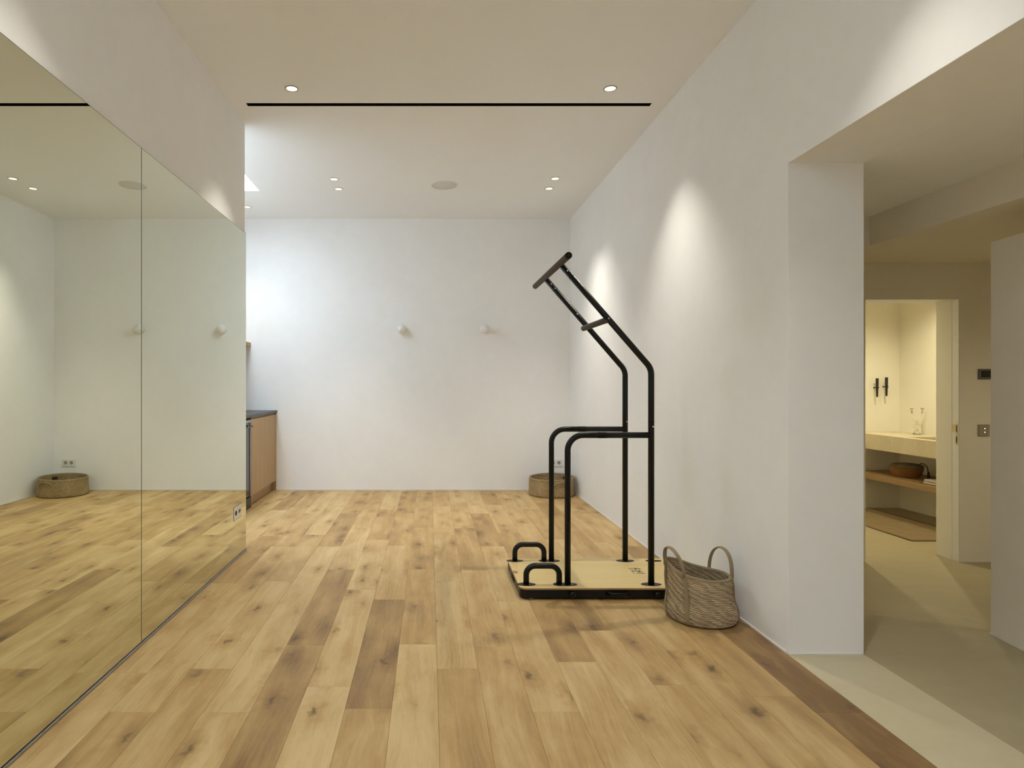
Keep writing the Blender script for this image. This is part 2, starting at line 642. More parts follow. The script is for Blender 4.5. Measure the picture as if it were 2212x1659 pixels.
# ------------------------------------------------------------------ room shell
structure(slab_with_holes('ceiling', M['ceil'], 'Z', (-2.75, 2.30), (YB - 0.3, YF + 0.25), (CEIL, CEIL + 0.28), [SKY, ADDED_SKY, SLOT]))
structure(box('wall_back', M['wall'], -2.75, XR2, YF, YF + 0.25, 0.0, CEIL))
structure(slab_with_holes('wall_right', M['wall'], 'X', (YB, YF), (0.0, CEIL), (XR, XR2), [(0.4, YJ, -1, SOFF)], bevel=0.002))
structure(box('wall_left', M['wall'], XALC, XL, YB, YLE, 0.0, CEIL, bevel=0.004))
structure(box('wall_alcove', M['wall'], XALC - 0.28, XALC, YB, YF, 0.0, CEIL))
structure(box('wall_front', M['wall'], -2.75, XR2, YB - 0.25, YB, 0.0, CEIL))

# hall and bathroom shells
structure(slab_with_holes('ceiling_hall', M['wall'], 'Z', (XR2 - 0.0, 2.79), (0.4, 3.96), (SOFF, SOFF + 0.2), []))
structure(box('trim_1', M['hall'], 2.79, 2.83, 0.4, 3.96, HLOW, SOFF + 0.2))
structure(box('trim_2', M['hall'], XR2, 2.83, 3.96, 4.0, HLOW, SOFF + 0.2))
structure(slab_with_holes('ceiling_passage', M['hall'], 'Z', (XR2, 5.2), (0.4, YD), (HLOW + 0.0, HLOW + 0.2), [(XR2 - 1, 2.83, 0.3, 4.0)]))
structure(slab_with_holes('wall_hall', M['hall'], 'Y', (XR2, 5.2), (0.0, 2.75), (YD, YD2), [(DX0, DX1, -1, DZ)]))
structure(box('wall_hall_end', M['hall'], XR2, 5.2, 0.2, 0.4, 0.0, 2.75))
structure(box('wall_hall_side', M['hall'], 5.2, 5.35, 0.2, BY1 + .2, 0.0, 2.75))
# slanted partition of the hall
dx = -0.126
outl = [(2.919, 3.254), (2.919 + dx * 2.2, 1.054), (2.919 + dx * 2.2 + 0.22, 1.054 - 0.028), (3.139, 3.226)]
structure(prism('wall_partition', M['hall'], outl, 0.0, 2.04, bevel=0.006))
structure(box('wall_bathroom', M['bath'], BX1, 5.2, YD2, BY1, 0.0, BCEIL))
structure(box('wall_bathroom_back', M['bath'], 2.7, 5.2, BY1, BY1 + 0.2, 0.0, BCEIL))
structure(box('wall_bathroom_left', M['bath'], 2.7, 2.9, YD2, BY1, 0.0, BCEIL))
structure(box('ceiling_bathroom', M['bath'], 2.7, 5.2, YD2, BY1 + 0.2, BCEIL, BCEIL + 0.2))
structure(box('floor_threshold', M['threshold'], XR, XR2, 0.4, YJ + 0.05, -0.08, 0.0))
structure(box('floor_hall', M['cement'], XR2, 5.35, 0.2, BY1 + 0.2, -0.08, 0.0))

# white sealant line where wall and floor meet
structure(box('baseboard_back', M['caulk'], -1.872, XR - 0.005, YF - 0.005, YF, 0.0, 0.010))
structure(box('baseboard_right', M['caulk'], XR - 0.005, XR, YJ + 0.012, YF - 0.0, 0.0, 0.009))
structure(box('baseboard_jamb', M['caulk'], XR + 0.004, XR2 - 0.01, YJ - 0.005, YJ, 0.0, 0.006))
structure(prism('baseboard_partition', M['caulk'], [(2.919, 3.254), (2.915, 3.254), (2.915 + dx * 2.2, 1.054), (2.919 + dx * 2.2, 1.054)], 0.0, 0.007))
structure(box('baseboard_hall', M['caulk'], DX1 + 0.04, 4.6, YD - 0.004, YD, 0.0, 0.006))

# door opening to the bathroom
d1 = structure(bpy.data.objects.new('door_1', None), 'open doorway into the lit bathroom, slim flush frame')
COL.objects.link(d1)
FR = 0.036
box('door_frame', M['hall'], DX1, DX1 + FR, YD - 0.004, YD, 0.0, DZ + 0.046, d1)
box('door_frame', M['hall'], DX0 - FR, DX0, YD - 0.004, YD, 0.0, DZ + 0.046, d1)
box('door_head', M['hall'], DX0, DX1, YD - 0.004, YD, DZ, DZ + 0.046, d1)
box('jamb', M['white'], DX1 - 0.004, DX1, YD, YD + 0.058, 0.0, DZ, d1)
box('jamb', M['bath'], DX1 - 0.0055, DX1, YD + 0.058, YD2, 0.0, DZ, d1)
box('jamb', M['white'], DX0, DX0 + 0.004, YD, YD2, 0.0, DZ, d1)
box('jamb_head', M['white'], DX0 + 0.004, DX1 - 0.0105, YD, YD2, DZ - 0.004, DZ, d1)
sp = prism('strike_plate', M['brass'], rounded_rect(YD + 0.006, YD + 0.026, 0.852, 1.012, 0.008), 0, 0.0015, d1,
           xf=Matrix(((0, 0, -1, DX1 - 0.004), (1, 0, 0, 0), (0, 1, 0, 0), (0, 0, 0, 1))))
box('strike_lip', M['brass'], DX1 - 0.0055, DX1 - 0.004, YD + 0.026, YD + 0.056, 0.948, 1.004, d1)
for z0, z1 in ((0.948, 0.998), (0.868, 0.915)):
    box('strike_slot', M['lintel'], DX1 - 0.0058, DX1 - 0.0055, YD + 0.011, YD + 0.021, z0, z1, d1)

# ------------------------------------------------------------------ plank floor
FLOOR = structure(box('floor', M['sub'], -2.75, XR + 0.2, YB, YF + 0.05, -0.08, -0.004))
PW, PL = 0.18665, 1.266
X_EDGE = -0.152           # right edge of column 0
JO = {-5: 2.477, -4: 2.853, -3: 2.474, -2: 3.111, -1: 2.685, 0: 2.503, 1: 3.123, 2: 2.853, 3: 3.096, 4: 2.477,
      5: 2.925, 6: 3.297, 7: 2.70, 8: 3.05, 9: 2.60, 10: 2.475}
TONE = {(-5, 2.477): .20, (-5, 1.211): .42, (-4, 2.853): .18, (-4, 1.587): .36, (-3, 2.474): .14, (-3, 1.208): .24,
        (-2, 3.111): .62, (-2, 1.845): .60, (-2, 4.377): .22, (-1, 2.685): .20, (-1, 1.419): .10, (-1, 5.217): .45,
        (0, 2.503): .70, (0, 1.237): .40, (0, 3.769): .28, (0, 5.035): .42, (1, 3.123): .46, (1, 1.857): .14, (1, 4.389): .46,
        (2, 2.853): .20, (2, 1.587): .42, (3, 3.096): .30, (3, 1.83): .36, (4, 2.477): .28, (4, 1.211): .36, (4, 3.743): .26,
        (5, 2.925): .60, (5, 1.659): .30, (6, 3.297): .52, (6, 2.031): .26, (10, 2.475): .85, (10, 1.209): .88, (10, 3.741): .62,
        (7, 2.70): .36, (7, 1.434): .30, (8, 1.784): .34, (9, 1.334): .36, (9, 2.60): .40, (4, 5.009): .55}
rng = random.Random(11)
plank_mesh = {}


def plank_me(w, l):
    key = (round(w, 4), round(l, 4))
    if key not in plank_mesh:
        bm = bmesh.new()
        g, c = 0.0003, 0.0007
        x, y, z = w / 2 - g, l / 2 - g, 0.0
        lo = [bm.verts.new(p) for p in ((-x, -y, -.0038), (x, -y, -.0038), (x, y, -.0038), (-x, y, -.0038))]
        mi = [bm.verts.new(p) for p in ((-x, -y, -c), (x, -y, -c), (x, y, -c), (-x, y, -c))]
        hi = [bm.verts.new(p) for p in ((-x + c, -y + c, z), (x - c, -y + c, z), (x - c, y - c, z), (-x + c, y - c, z))]
        bm.faces.new(hi)
        for i in range(4):
            j = (i + 1) % 4
            bm.faces.new([lo[i], lo[j], mi[j], mi[i]])
            bm.faces.new([mi[i], mi[j], hi[j], hi[i]])
        bmesh.ops.recalc_face_normals(bm, faces=bm.faces)
        me = bpy.data.meshes.new('plank')
        bm.to_mesh(me)
        bm.free()
        me.materials.append(M['oak'])
        plank_mesh[key] = me
    return plank_mesh[key]


for k in range(-12, 11):
    x1 = X_EDGE + PW * k
    x0 = x1 - PW
    xa, xb = max(x0, XALC), (XR if k == 10 else x1)
    if xb - xa < 0.02:
        continue
    y_min = YB if x1 > XL else YLE
    j0 = JO.get(k, 2.4 + rng.random() * PL)
    n0 = math.floor((y_min - j0) / PL)
    for n in range(n0, 12):
        ya, yb = max(j0 + n * PL, y_min), min(j0 + (n + 1) * PL, YF)
        if yb - ya < 0.01:
            continue
        xa2 = xa
        if k <= -6 and xa < XL and yb < YLE:
            xa2 = max(xa, XL)
        if xb - xa2 < 0.02:
            continue
        tone = None
        for (kk, yy), t in TONE.items():
            if kk == k and abs(yy - (j0 + n * PL)) < 0.1:
                tone = t
        if tone is None:
            tone = rng.choice((.18, .22, .26, .30, .32, .36, .40, .52))
        o = bpy.data.objects.new('plank', plank_me(xb - xa2, yb - ya))
        o.location = (0.5 * (xa2 + xb), 0.5 * (ya + yb), 0)
        o.color = (tone, tone, tone, 1)
        COL.objects.link(o)
        o.parent = FLOOR

# ------------------------------------------------------------------ mirror wall
SEAM = 3.113
MT, MB_ = 2.478, 0.016
G = 'mirror panels on the left wall'


def mirror_panel(y0, y1, label):
    t = thing('wall_mirror', label, 'mirror', (XL, 0.5 * (y0 + y1), MB_), 0, G)
    hy = 0.5 * (y1 - y0)
    box('mirror_backing', M['mirror_edge'], 0.0, 0.0062, -hy, hy, 0, MT - MB_, t)
    box('mirror_glass', M['mirror'], 0.0062, XM - XL, -hy + 0.002, hy - 0.002, 0.0012, MT - MB_ - 0.003, t)


mirror_panel(SEAM + 0.0015, 4.886, 'far mirror panel on left wall, with a power socket set low in it')
mirror_panel(1.356, SEAM - 0.0015, 'near frameless mirror panel on left wall, cut by the left frame edge')
tr = box('mirror_floor_channel', M['alu'], XL, XM + 0.007, 1.356, 4.886, 0.0, 0.013, bevel=0.002)
tag(tr, 'thin grey aluminium channel along the floor under the mirrors', 'trim')

so = thing('mirror_socket', 'small cream socket plate with a dark outline set into the mirror', 'socket', (XM, 4.668, 0.345))
for nm, mt, x0_, x1_, hy, hz in (('plate_edge', M['mirror_edge'], 0, 0.001, 0.094, 0.052), ('plate', M['socket'], 0.001, 0.003, 0.089, 0.047)):
    box(nm, mt, x0_, x1_, -hy, hy, -hz, hz, so)
RX = Matrix(((0, 0, 1, 0), (1, 0, 0, 0), (0, 1, 0, 0), (0, 0, 0, 1)))   # z axis -> +x
lathe('socket_ring', M['socketgrey'], [(0.021, 0.003), (0.021, 0.0042), (0.016, 0.0042), (0.016, 0.003)], so, 24, -0.045, 0, xf=RX)
box('usb_insert', M['dark'], 0.003, 0.0045, 0.018, 0.064, -0.012, 0.012, so)
box('usb_slot', M['socket'], 0.0045, 0.0048, 0.040, 0.050, -0.008, -0.003, so)

# ------------------------------------------------------------------ ceiling fixtures
DL_ME = {}


def downlight(x, y, zc, label, power, col, size=80, group='round recessed downlights in the gym ceiling', blend=1.0):
    t = thing('recessed_downlight', label, 'downlight', (x, y, zc), 0, group)
    if not DL_ME:
        a = lathe('trim_ring', M['trim'], [(0.0375, -0.0005), (0.0375, -0.004), (0.044, -0.004), (0.0448, -0.0005)], t, 32, closed=False)
        b = lathe('lens', M['lens'], [(0.0, -0.0022), (0.0374, -0.0022), (0.0374, -0.0006), (0.0, -0.0006)], t, 32)
        DL_ME['a'], DL_ME['b'] = a.data, b.data
    else:
        link('trim_ring', DL_ME['a'], None, t)
        link('lens', DL_ME['b'], None, t)
    l = bpy.data.lights.new('downlight_beam', 'SPOT')
    l.energy = power
    l.color = col
    l.spot_size = math.radians(size)
    l.spot_blend = blend
    l.shadow_soft_size = 0.018
    o = bpy.data.objects.new('downlight_beam', l)
    o.location = (0, 0, -0.034)
    COL.objects.link(o)
    o.parent = t


LX0, LX1 = -0.945, 1.238
for x, y, lab in ((LX0, 4.284, 'recessed downlight before the black slot, on the mirror side'),
                  (LX1, 4.284, 'recessed downlight before the black slot, on the right wall side'),
                  (LX0, 6.18, 'nearer downlight of the left pair beyond the black slot'),
                  (LX0, 6.49, 'farther downlight of the left pair beyond the black slot'),
                  (LX1, 6.16, 'nearer downlight of the right pair beyond the black slot'),
                  (LX1, 6.475, 'farther downlight of the right pair beyond the black slot'),
                  (-2.085, 7.15, 'downlight over the kitchen counter, half cut by the mirror wall corner'),
                  (LX0, 2.1, 'downlight overhead near the camera, lighting the wall above the mirror'),
                  (LX1, 2.1, 'downlight overhead near the camera, lighting the wall above the opening'),
                  (LX0, -0.05, 'unseen downlight added above the camera on the mirror side'),  # unseen row, added to light the near floor
                  (LX1, -0.05, 'unseen downlight added above the camera on the opening side')):
    downlight(x, y, CEIL, lab, SPOT_W * (0.18 if x < -2 else 0.60 if y > 6 else 0.66 if 1 < y < 3 else 0.84), SPOT_COL)
GB = 'downlights in the bathroom ceiling'
downlight(4.40, 5.65, BCEIL, 'downlight in the bathroom ceiling above the washbasin', BATH_W, BATH_COL, 130, GB, 0.8)
downlight(3.55, 5.65, BCEIL, 'unseen fill downlight added in the bathroom ceiling near the door', BATH_W, BATH_COL, 130, GB, 0.8)  # unseen lamp added as fill light for the bathroom

downlight(4.3, 2.7, HLOW, 'unseen fill downlight added in the hall behind the slanted partition', HALL_FILL_W, BATH_COL, 165, 'unseen fill downlight added to the hall', 0.6)  # unseen lamp, added to brighten the wall around the bathroom door

sd = thing('slot_diffuser', 'long black linear air slot across the ceiling', 'air diffuser', (0.5 * (SLOT[0] + SLOT[1]), 0.5 * (SLOT[2] + SLOT[3]), CEIL))
hx, hy = 0.5 * (SLOT[1] - SLOT[0]), 0.5 * (SLOT[3] - SLOT[2])
box('slot_back', M['blackmatt'], -hx, hx, -hy, hy, 0.06, 0.07, sd)
for s in (-1, 1):
    box('slot_side', M['blackmatt'], -hx, hx, min(s * hy, s * (hy - 0.003)), max(s * hy, s * (hy - 0.003)), 0.0, 0.06, sd)
    box('slot_end', M['blackmatt'], min(s * hx, s * (hx - 0.003)), max(s * hx, s * (hx - 0.003)), -hy + .003, hy - .003, 0.0, 0.06, sd)
box('slot_vane', M['black'], -hx + .003, hx - .003, -0.004, 0.004, 0.012, 0.05, sd)

spk = thing('ceiling_speaker', 'round white speaker grille set in the ceiling', 'speaker', (0.151, 6.368, CEIL))
lathe('speaker_rim', M['white'], [(0.124, 0), (0.124, -0.006), (0.133, -0.007), (0.137, -0.004), (0.138, 0)], spk, 48, closed=False)
lathe('speaker_mesh', M['grille'], [(0.0, -0.0045), (0.04, -0.0045), (0.042, -0.0040), (0.124, -0.0035), (0.124, -0.001), (0.0, -0.001)], spk, 48)

# skylight frames
for num, S, lab in ((1, SKY, 'skylight in the alcove ceiling, white with daylight'), (2, ADDED_SKY, 'unseen skylight added overhead for daylight near the camera')):
    sk = structure(bpy.data.objects.new('window_%d' % num, None), lab)
    COL.objects.link(sk)
    for a in ((S[0], S[1], S[2], S[2] + .02), (S[0], S[1], S[3] - .02, S[3]),
              (S[0], S[0] + .02, S[2] + .02, S[3] - .02), (S[1] - .02, S[1], S[2] + .02, S[3] - .02)):
        box('skylight_frame', M['white'], a[0], a[1], a[2], a[3], CEIL + 0.25, CEIL + 0.28, sk)

# ------------------------------------------------------------------ wall globes, far socket
for x, lab in ((-0.343, 'white ball wall lamp on the back wall, nearer the mirror'), (0.665, 'white ball wall lamp on the back wall, nearer the right wall')):
    t = thing('wall_lamp', lab, 'wall lamp', (x, YF, 1.966), 0, 'unlit white ball wall lamps')
    lathe('wall_base', M['globe'], [(0, 0), (0.046, 0), (0.046, 0.016), (0.034, 0.022), (0.034, 0.030), (0, 0.030)], t, 28, xf=ROT_Y)
    prof = [(0.056 * math.sin(math.pi * i / 16), 0.074 - 0.056 * math.cos(math.pi * i / 16)) for i in range(17)]
    lathe('globe', M['globe'], prof, t, 32, xf=ROT_Y)

so2 = thing('double_socket', 'white double wall socket low on the back wall above the low basket', 'socket', (1.545, YF, 0.337))
box('plate', M['socket'], -0.083, 0.083, -0.010, 0, -0.043, 0.043, so2, bevel=0.002)
for sx in (-0.036, 0.036):
    f = lathe('socket_well', M['socketgrey'], [(0.0, 0.0102), (0.019, 0.0102), (0.021, 0.0112), (0.022, 0.0102), (0.0221, 0.009)], so2, 24, sx, 0, xf=ROT_Y)
    for pz in (-0.0095, 0.0095):
        lathe('pin_hole', M['dark'], [(0, 0.0110), (0.0028, 0.0110), (0.0028, 0.0100)], f, 10, sx + pz, 0, xf=ROT_Y)

# ------------------------------------------------------------------ kitchen alcove
KF = -1.876
cb = thing('kitchen_cabinet', 'oak two-door base cabinet in the alcove by the back wall', 'cabinet', (KF, YF, 0))
W_ = 1.07
box('carcass', M['cabinet'], -0.57, -0.022, -W_ + 0.02, -0.004, 0.12, 0.948, cb)
box('end_panel', M['cabinet'], -0.57, 0.0, -W_, -W_ + 0.02, 0.0, 0.948, cb)
box('filler', M['cabinet'], -0.57, 0.0, -0.022, -0.004, 0.0, 0.948, cb)
box('toe_kick', M['cabinet'], -0.07, -0.055, -W_ + 0.02, -0.022, 0.0, 0.12, cb)
dw = (W_ - 0.046) / 2
for i in range(2):
    y0 = -W_ + 0.022 + i * (dw + 0.003)
    box('door', M['cabinet'], -0.020, 0.0, y0, y0 + dw - 0.001, 0.123, 0.930, cb, bevel=0.001)
ct = box('worktop', M['stone'], XALC, KF + 0.012, 5.95, YF, 0.949, 0.980, bevel=0.002)
tag(ct, 'thin dark stone worktop over the oak cabinet', 'worktop')
fr = thing('under_counter_fridge', 'steel and dark glass under-counter fridge beside the oak cabinet', 'fridge', (KF, 6.26, 0))
box('body', M['dark'], -0.58, -0.03, -0.30, 0.31, 0.02, 0.947, fr)
box('glass_door', M['darkglass'], -0.03, -0.008, -0.28, 0.285, 0.13, 0.90, fr)
for a in ((-0.30, -0.28, 0.12, 0.90), (0.285, 0.308, 0.12, 0.90)):
    box('door_rail', M['alu'], -0.03, 0.0, a[0], a[1], a[2], a[3], fr)
box('door_rail', M['alu'], -0.03, 0.0, -0.30, 0.308, 0.90, 0.925, fr)
box('plinth_grille', M['dark'], -0.04, -0.005, -0.30, 0.308, 0.0, 0.115, fr)
tube('door_handle', M['dark'], fillet([(0, -0.22, 0.86), (0.035, -0.22, 0.86), (0.035, 0.25, 0.86), (0, 0.25, 0.86)], [.01, .01], 4), 0.009, fr, 10)
us = box('wall_shelf', M['cabinet'], XALC, -2.187, 5.4, YF, 1.764, 1.806)
tag(us, 'narrow oak wall shelf above the worktop', 'shelf')

# ------------------------------------------------------------------ training frame
BX0, BX2, BY0, BY2 = 0.545, 1.69, 3.765, 4.40
tf = thing('training_frame', 'black steel pull-up and dip training station on a plywood base', 'training frame', (0, 0, 0))
tf.location = (0.5 * (BX0 + BX2), 0.5 * (BY0 + BY2), 0)
ox, oy = tf.location.x, tf.location.y
R = 0.0185


def lp(x, y, z):
    return (x - ox, y - oy, z)


prism('base_frame', M['black'], rounded_rect(BX0 - ox, BX2 - ox, BY0 - oy, BY2 - oy, 0.045), 0.010, 0.060, tf, bevel=0.002)
prism('board_edge', M['plyedge'], rounded_rect(BX0 - ox - .001, BX2 - ox + .001, BY0 - oy - .001, BY2 - oy + .001, 0.045), 0.060, 0.066, tf)
bd = prism('board', M['ply'], rounded_rect(BX0 - ox, BX2 - ox, BY0 - oy, BY2 - oy, 0.045), 0.066, 0.072, tf, bevel=0.002)
ZB = 0.072
YN, YA = 3.83, 4.34
XF_, XB_ = 0.846, 1.358
for ya, yn in ((YN, 'near'), (YA, 'far')):
    # rear upright with inclined arm
    up = fillet([lp(XB_, ya, ZB), lp(XB_, ya, 1.395), lp(0.805, ya, 2.033)], [0.10], 10)
    tube('upright', M['black'], up, R, tf, 18)
    tube('dip_bar', M['black'], fillet([lp(XF_, ya, ZB), lp(XF_, ya, 0.987), lp(XB_, ya, 0.987)], [0.095], 10), R, tf, 18)
    h = tube('push_up_handle', M['black'], fillet([lp(0.592, ya, ZB), lp(0.592, ya, 0.186), lp(0.794, ya, 0.186), lp(0.794, ya, ZB)], [0.055, 0.055], 8), 0.0178, tf, 18)
    # tape patch on the dip bar
    tube('grip_tape', M['blackmatt'], [lp(1.03, ya, 0.987), lp(1.085, ya, 0.987)], R + 0.0006, tf, 18)
    # lens-shaped floor flanges
    for fx, w in ((0.592, 0.115), (0.794, 0.075), (XF_, 0.115), (XB_, 0.125)):
        n = 28
        out = []
        for i in range(n):
            a = 2 * math.pi * i / n
            out.append((fx - ox + 0.5 * w * math.cos(a), ya - oy + 0.030 * math.copysign(abs(math.sin(a)) ** 1.3, math.sin(a))))
        prism('flange', M['black'], out, ZB, ZB + 0.003 + 0.0005 * (fx == XF_), tf)
    # joints and bolts
    d = Vector((0.805 - XB_, 0, 2.033 - 1.395)).normalized()
    for s in (0.10, 0.43) if ya == YN else (0.10, 0.44):
        c = Vector((0.805, ya, 2.033)) - d * s
        tube('joint_ring', M['blackmatt'], [lp(*(c - d * 0.0015)), lp(*(c + d * 0.0015))], R + 0.0008, tf, 18)
    tube('joint_ring', M['blackmatt'], [lp(XB_, ya, 1.067), lp(XB_, ya, 1.070)], R + 0.0008, tf, 18)
    for s in ((0.055, 0.44) if ya == YN else (0.055, 0.095, 0.33, 0.44)):
        c = Vector((0.805, ya, 2.033)) - d * s
        lathe('bolt', M['steel'], [(0, R + 0.0018), (0.0045, R + 0.0015), (0.005, R - 0.002)], tf, 12, xf=Matrix.Translation(lp(*c)) @ ROT_Y)
    lathe('bolt', M['steel'], [(0, R + 0.0018), (0.0045, R + 0.0015), (0.005, R - 0.002)], tf, 12, xf=Matrix.Translation(lp(XB_ + 0.006, ya, 1.04)) @ ROT_Y)
bar = tube('pull_up_bar', M['grip'], [lp(0.800, 3.604, 2.040), lp(0.800, 4.72, 2.040)], 0.0205, tf, 22, bevel=0.002)
bar['label'] = 'grey grip pull-up bar'
for y0, y1 in ((3.592, 3.604), (4.72, 4.732)):
    tube('end_cap', M['blackmatt'], [lp(0.800, y0, 2.040), lp(0.800, y1, 2.040)], 0.0205, tf, 22, bevel=0.003)
lathe('cap_hole', M['dark'], [(0, 0.0008), (0.004, 0.0008), (0.004, -0.001)], tf, 10, xf=Matrix.Translation(lp(0.800, 3.592, 2.040)) @ ROT_Y)
rg = tube('rung', M['grip'], [lp(1.098, YN, 1.695), lp(1.073, YN + 0.01, 1.688), lp(1.073, YA, 1.688), lp(1.073, YA + 0.018, 1.688)], 0.019, tf, 18, bevel=0.003)
rg['label'] = 'grey grip cross rung'
# knobs, carry handle, feet, side slots
for kx in (0.857, 1.367):
    kn = lathe('knob', M['black'], [(0, 0.032), (0.012, 0.032), (0.0165, 0.028), (0.0165, 0.016), (0.009, 0.012), (0.009, 0)], tf, 20, xf=Matrix.Translation(lp(kx, BY0, 0.037)) @ ROT_Y)
hx0, hx1 = 1.060, 1.205
hpath = [lp(hx0, BY0, 0.043), lp(hx0 + 0.028, BY0 - 0.036, 0.040), lp(hx1 - 0.028, BY0 - 0.036, 0.040), lp(hx1, BY0, 0.043)]
tube('carry_handle', M['black'], fillet(hpath, [0.006, 0.006], 3), 0.01, tf, 8, flat=(0.013, 0.0035, (0, 0, 1)))
for fx in (BX0 + 0.07, BX2 - 0.07):
    for fy in (BY0 + 0.03, BY2 - 0.03):
        lathe('levelling_foot', M['steel'], [(0, 0), (0.016, 0), (0.016, 0.006), (0.007, 0.008), (0.007, 0.012), (0, 0.012)], tf, 16, fx - ox, fy - oy)
prism('side_notch', M['plyedge'], [(BX0 - ox + 0.033 * math.sin(a), 4.08 - oy + 0.028 * math.cos(a)) for a in [math.pi * i / 10 for i in range(11)]], 0.0722, 0.0726, tf)
box('side_slot', M['blackmatt'], BX0 - ox - 0.0025, BX0 - ox, 4.02 - oy, 4.14 - oy, 0.020, 0.048, tf)
prism('grip_slot', M['blackmatt'], rounded_rect(1.50 - ox, 1.61 - ox, YA - oy - 0.018, YA - oy + 0.020, 0.018), 0.0722, 0.0728, tf)


# printed word fit! : reading direction towards the camera, tops of letters towards the wall
def stroke(bm, pts, w=0.0085):
    pts = [Vector((p[0], p[1], 0)) for p in pts]
    L, Rr = [], []
    for i, p in enumerate(pts):
        t = (pts[min(i + 1, len(pts) - 1)] - pts[max(i - 1, 0)]).normalized()
        nrm = Vector((-t.y, t.x, 0)) * w / 2
        L.append(bm.verts.new(p + nrm))
        Rr.append(bm.verts.new(p - nrm))
    for i in range(len(pts) - 1):
        bm.faces.new([L[i], L[i + 1], Rr[i + 1], Rr[i]])


bm = bmesh.new()
arc = [(0.022 - 0.018 * math.cos(a), 0.058 + 0.016 * math.sin(a)) for a in [math.pi * i / 16 * 0.95 for i in range(10)]]
stroke(bm, [(0.004, 0.0), (0.004, 0.058)] + arc[1:])
stroke(bm, [(-0.005, 0.046), (0.026, 0.046)], 0.008)
stroke(bm, [(0.040, 0.0), (0.040, 0.045)])
stroke(bm, [(0.040, 0.057), (0.040, 0.066)])
stroke(bm, [(0.066, 0.072), (0.066, 0.016)] + [(0.080 - 0.014 * math.cos(a), 0.016 - 0.013 * math.sin(a)) for a in [math.pi / 2 * i / 6 for i in range(1, 8)]])
stroke(bm, [(0.057, 0.048), (0.088, 0.048)], 0.008)
stroke(bm, [(0.108, 0.076), (0.108, 0.020)])
stroke(bm, [(0.108, 0.010), (0.108, 0.0)])
bmesh.ops.transform(bm, matrix=Matrix.Translation(lp(1.322, 4.165, 0.0724)) @ Matrix.Rotation(-math.pi / 2, 4, 'Z'), verts=bm.verts)
ext = bmesh.ops.extrude_face_region(bm, geom=bm.faces[:])
for v in [e for e in ext['geom'] if isinstance(e, bmesh.types.BMVert)]:
    v.co.z += 0.0003
lt = finish(bm, 'lettering', M['lintel'], tf)
lt['label'] = 'printed word fit!'


# ------------------------------------------------------------------ baskets
def coil_profile(r_of, z0, z1, n, amp, base_r=True, thick=0.010, zpb=4):
    """outer wall going up in coils, over the rim and down inside"""
    pr = [(0.0, z0)]
    for i in range(n * zpb + 1):
        t = i / (n * zpb)
        z = z0 + (z1 - z0) * t
        pr.append((r_of(t) + amp * (abs(math.sin(math.pi * t * n)) - 0.6), z))
    for i in range(n * zpb, -1, -1):
        t = i / (n * zpb)
        z = z0 + 0.008 + (z1 - z0 - 0.008) * t
        pr.append((r_of(t) - thick - amp * (abs(math.sin(math.pi * t * n)) - 0.6), z))
    pr.append((0.0, z0 + 0.008))
    return pr


# near basket with two handles
nb = thing('handled_basket', 'tall woven jute basket with two loop handles beside the training frame', 'basket', (1.512, 3.475, 0.0))
BH = 0.262
NB_ROT = math.radians(-24)


def nb_shape(a, r, z):
    t = z / BH
    ea, eb = 1.0 + 0.06 * t, 1.0 - 0.10 * t
    x, y = r * ea * math.cos(a), r * eb * math.sin(a)
    x += 0.004 * math.sin(5 * a + 9 * t) * t
    y += 0.005 * math.sin(3 * a + 6 * t) * t
    c, s = math.cos(NB_ROT), math.sin(NB_ROT)
    X, Y = c * x - s * y, s * x + c * y
    lift = 0.030 * t * (-math.cos(a)) + 0.012 * t * math.cos(2 * a)
    return (X - 0.022 * t, Y + 0.004 * t, z + lift)


def nb_r(t):
    return 0.178 + 0.010 * math.sin(math.pi * min(1, t * 2.2)) * (t < 0.46) - 0.018 * t - 0.022 * max(0, 1 - t / 0.07) ** 2


lathe('body', M['jute'], coil_profile(nb_r, 0.0, BH, 22, 0.0042, thick=0.012), nb, 72, shape=nb_shape)
# twisted rope at the rim
rim = []
for i in range(97):
    a = 2 * math.pi * i / 96
    rim.append(nb_shape(a, nb_r(1.0) - 0.006, BH + 0.001))
tube('rim', M['rope'], rim, 0.0085, nb, 10)


def nb_handle(a_mid, spread, height, lean):
    a0, a1 = a_mid - spread, a_mid + spread
    rr = nb_r(1.0) + 0.004
    p0, p1 = Vector(nb_shape(a0, rr, BH - 0.01)), Vector(nb_shape(a1, rr, BH - 0.01))
    pts = []
    N = 28
    out = (p0 + p1) * 0.5
    out.z = 0
    out.normalize()
    for i in range(N + 1):
        u = math.pi * i / N
        s = 0.5 - 0.5 * math.cos(u)
        p = p0.lerp(p1, s) + Vector((0, 0, height * math.sin(u) ** 0.75)) + out * lean * math.sin(u)
        pts.append(p)
    tube('handle', M['rope'], pts, 0.01, nb, 12, flat=(0.0125, 0.005, tuple(out)))
    # straps run down the outside of the body
    for aa in (a0, a1):
        strap = [Vector(nb_shape(aa, nb_r(t) + 0.004, BH * t)) for t in [1.0 - 0.95 * k / 16 for k in range(17)]]
        o2 = Vector((strap[8].x, strap[8].y, 0)).normalized()
        tube('handle_strap', M['rope'], strap, 0.01, nb, 10, flat=(0.0055, 0.0125, tuple(o2)))


nb_handle(3.91, 0.46, 0.128, 0.026)
nb_handle(0.68, 0.56, 0.150, 0.008)

# low round basket in the far corner
lb = thing('low_basket', 'low wide round jute basket in the far right corner', 'basket', (1.434, 7.345, 0.0))


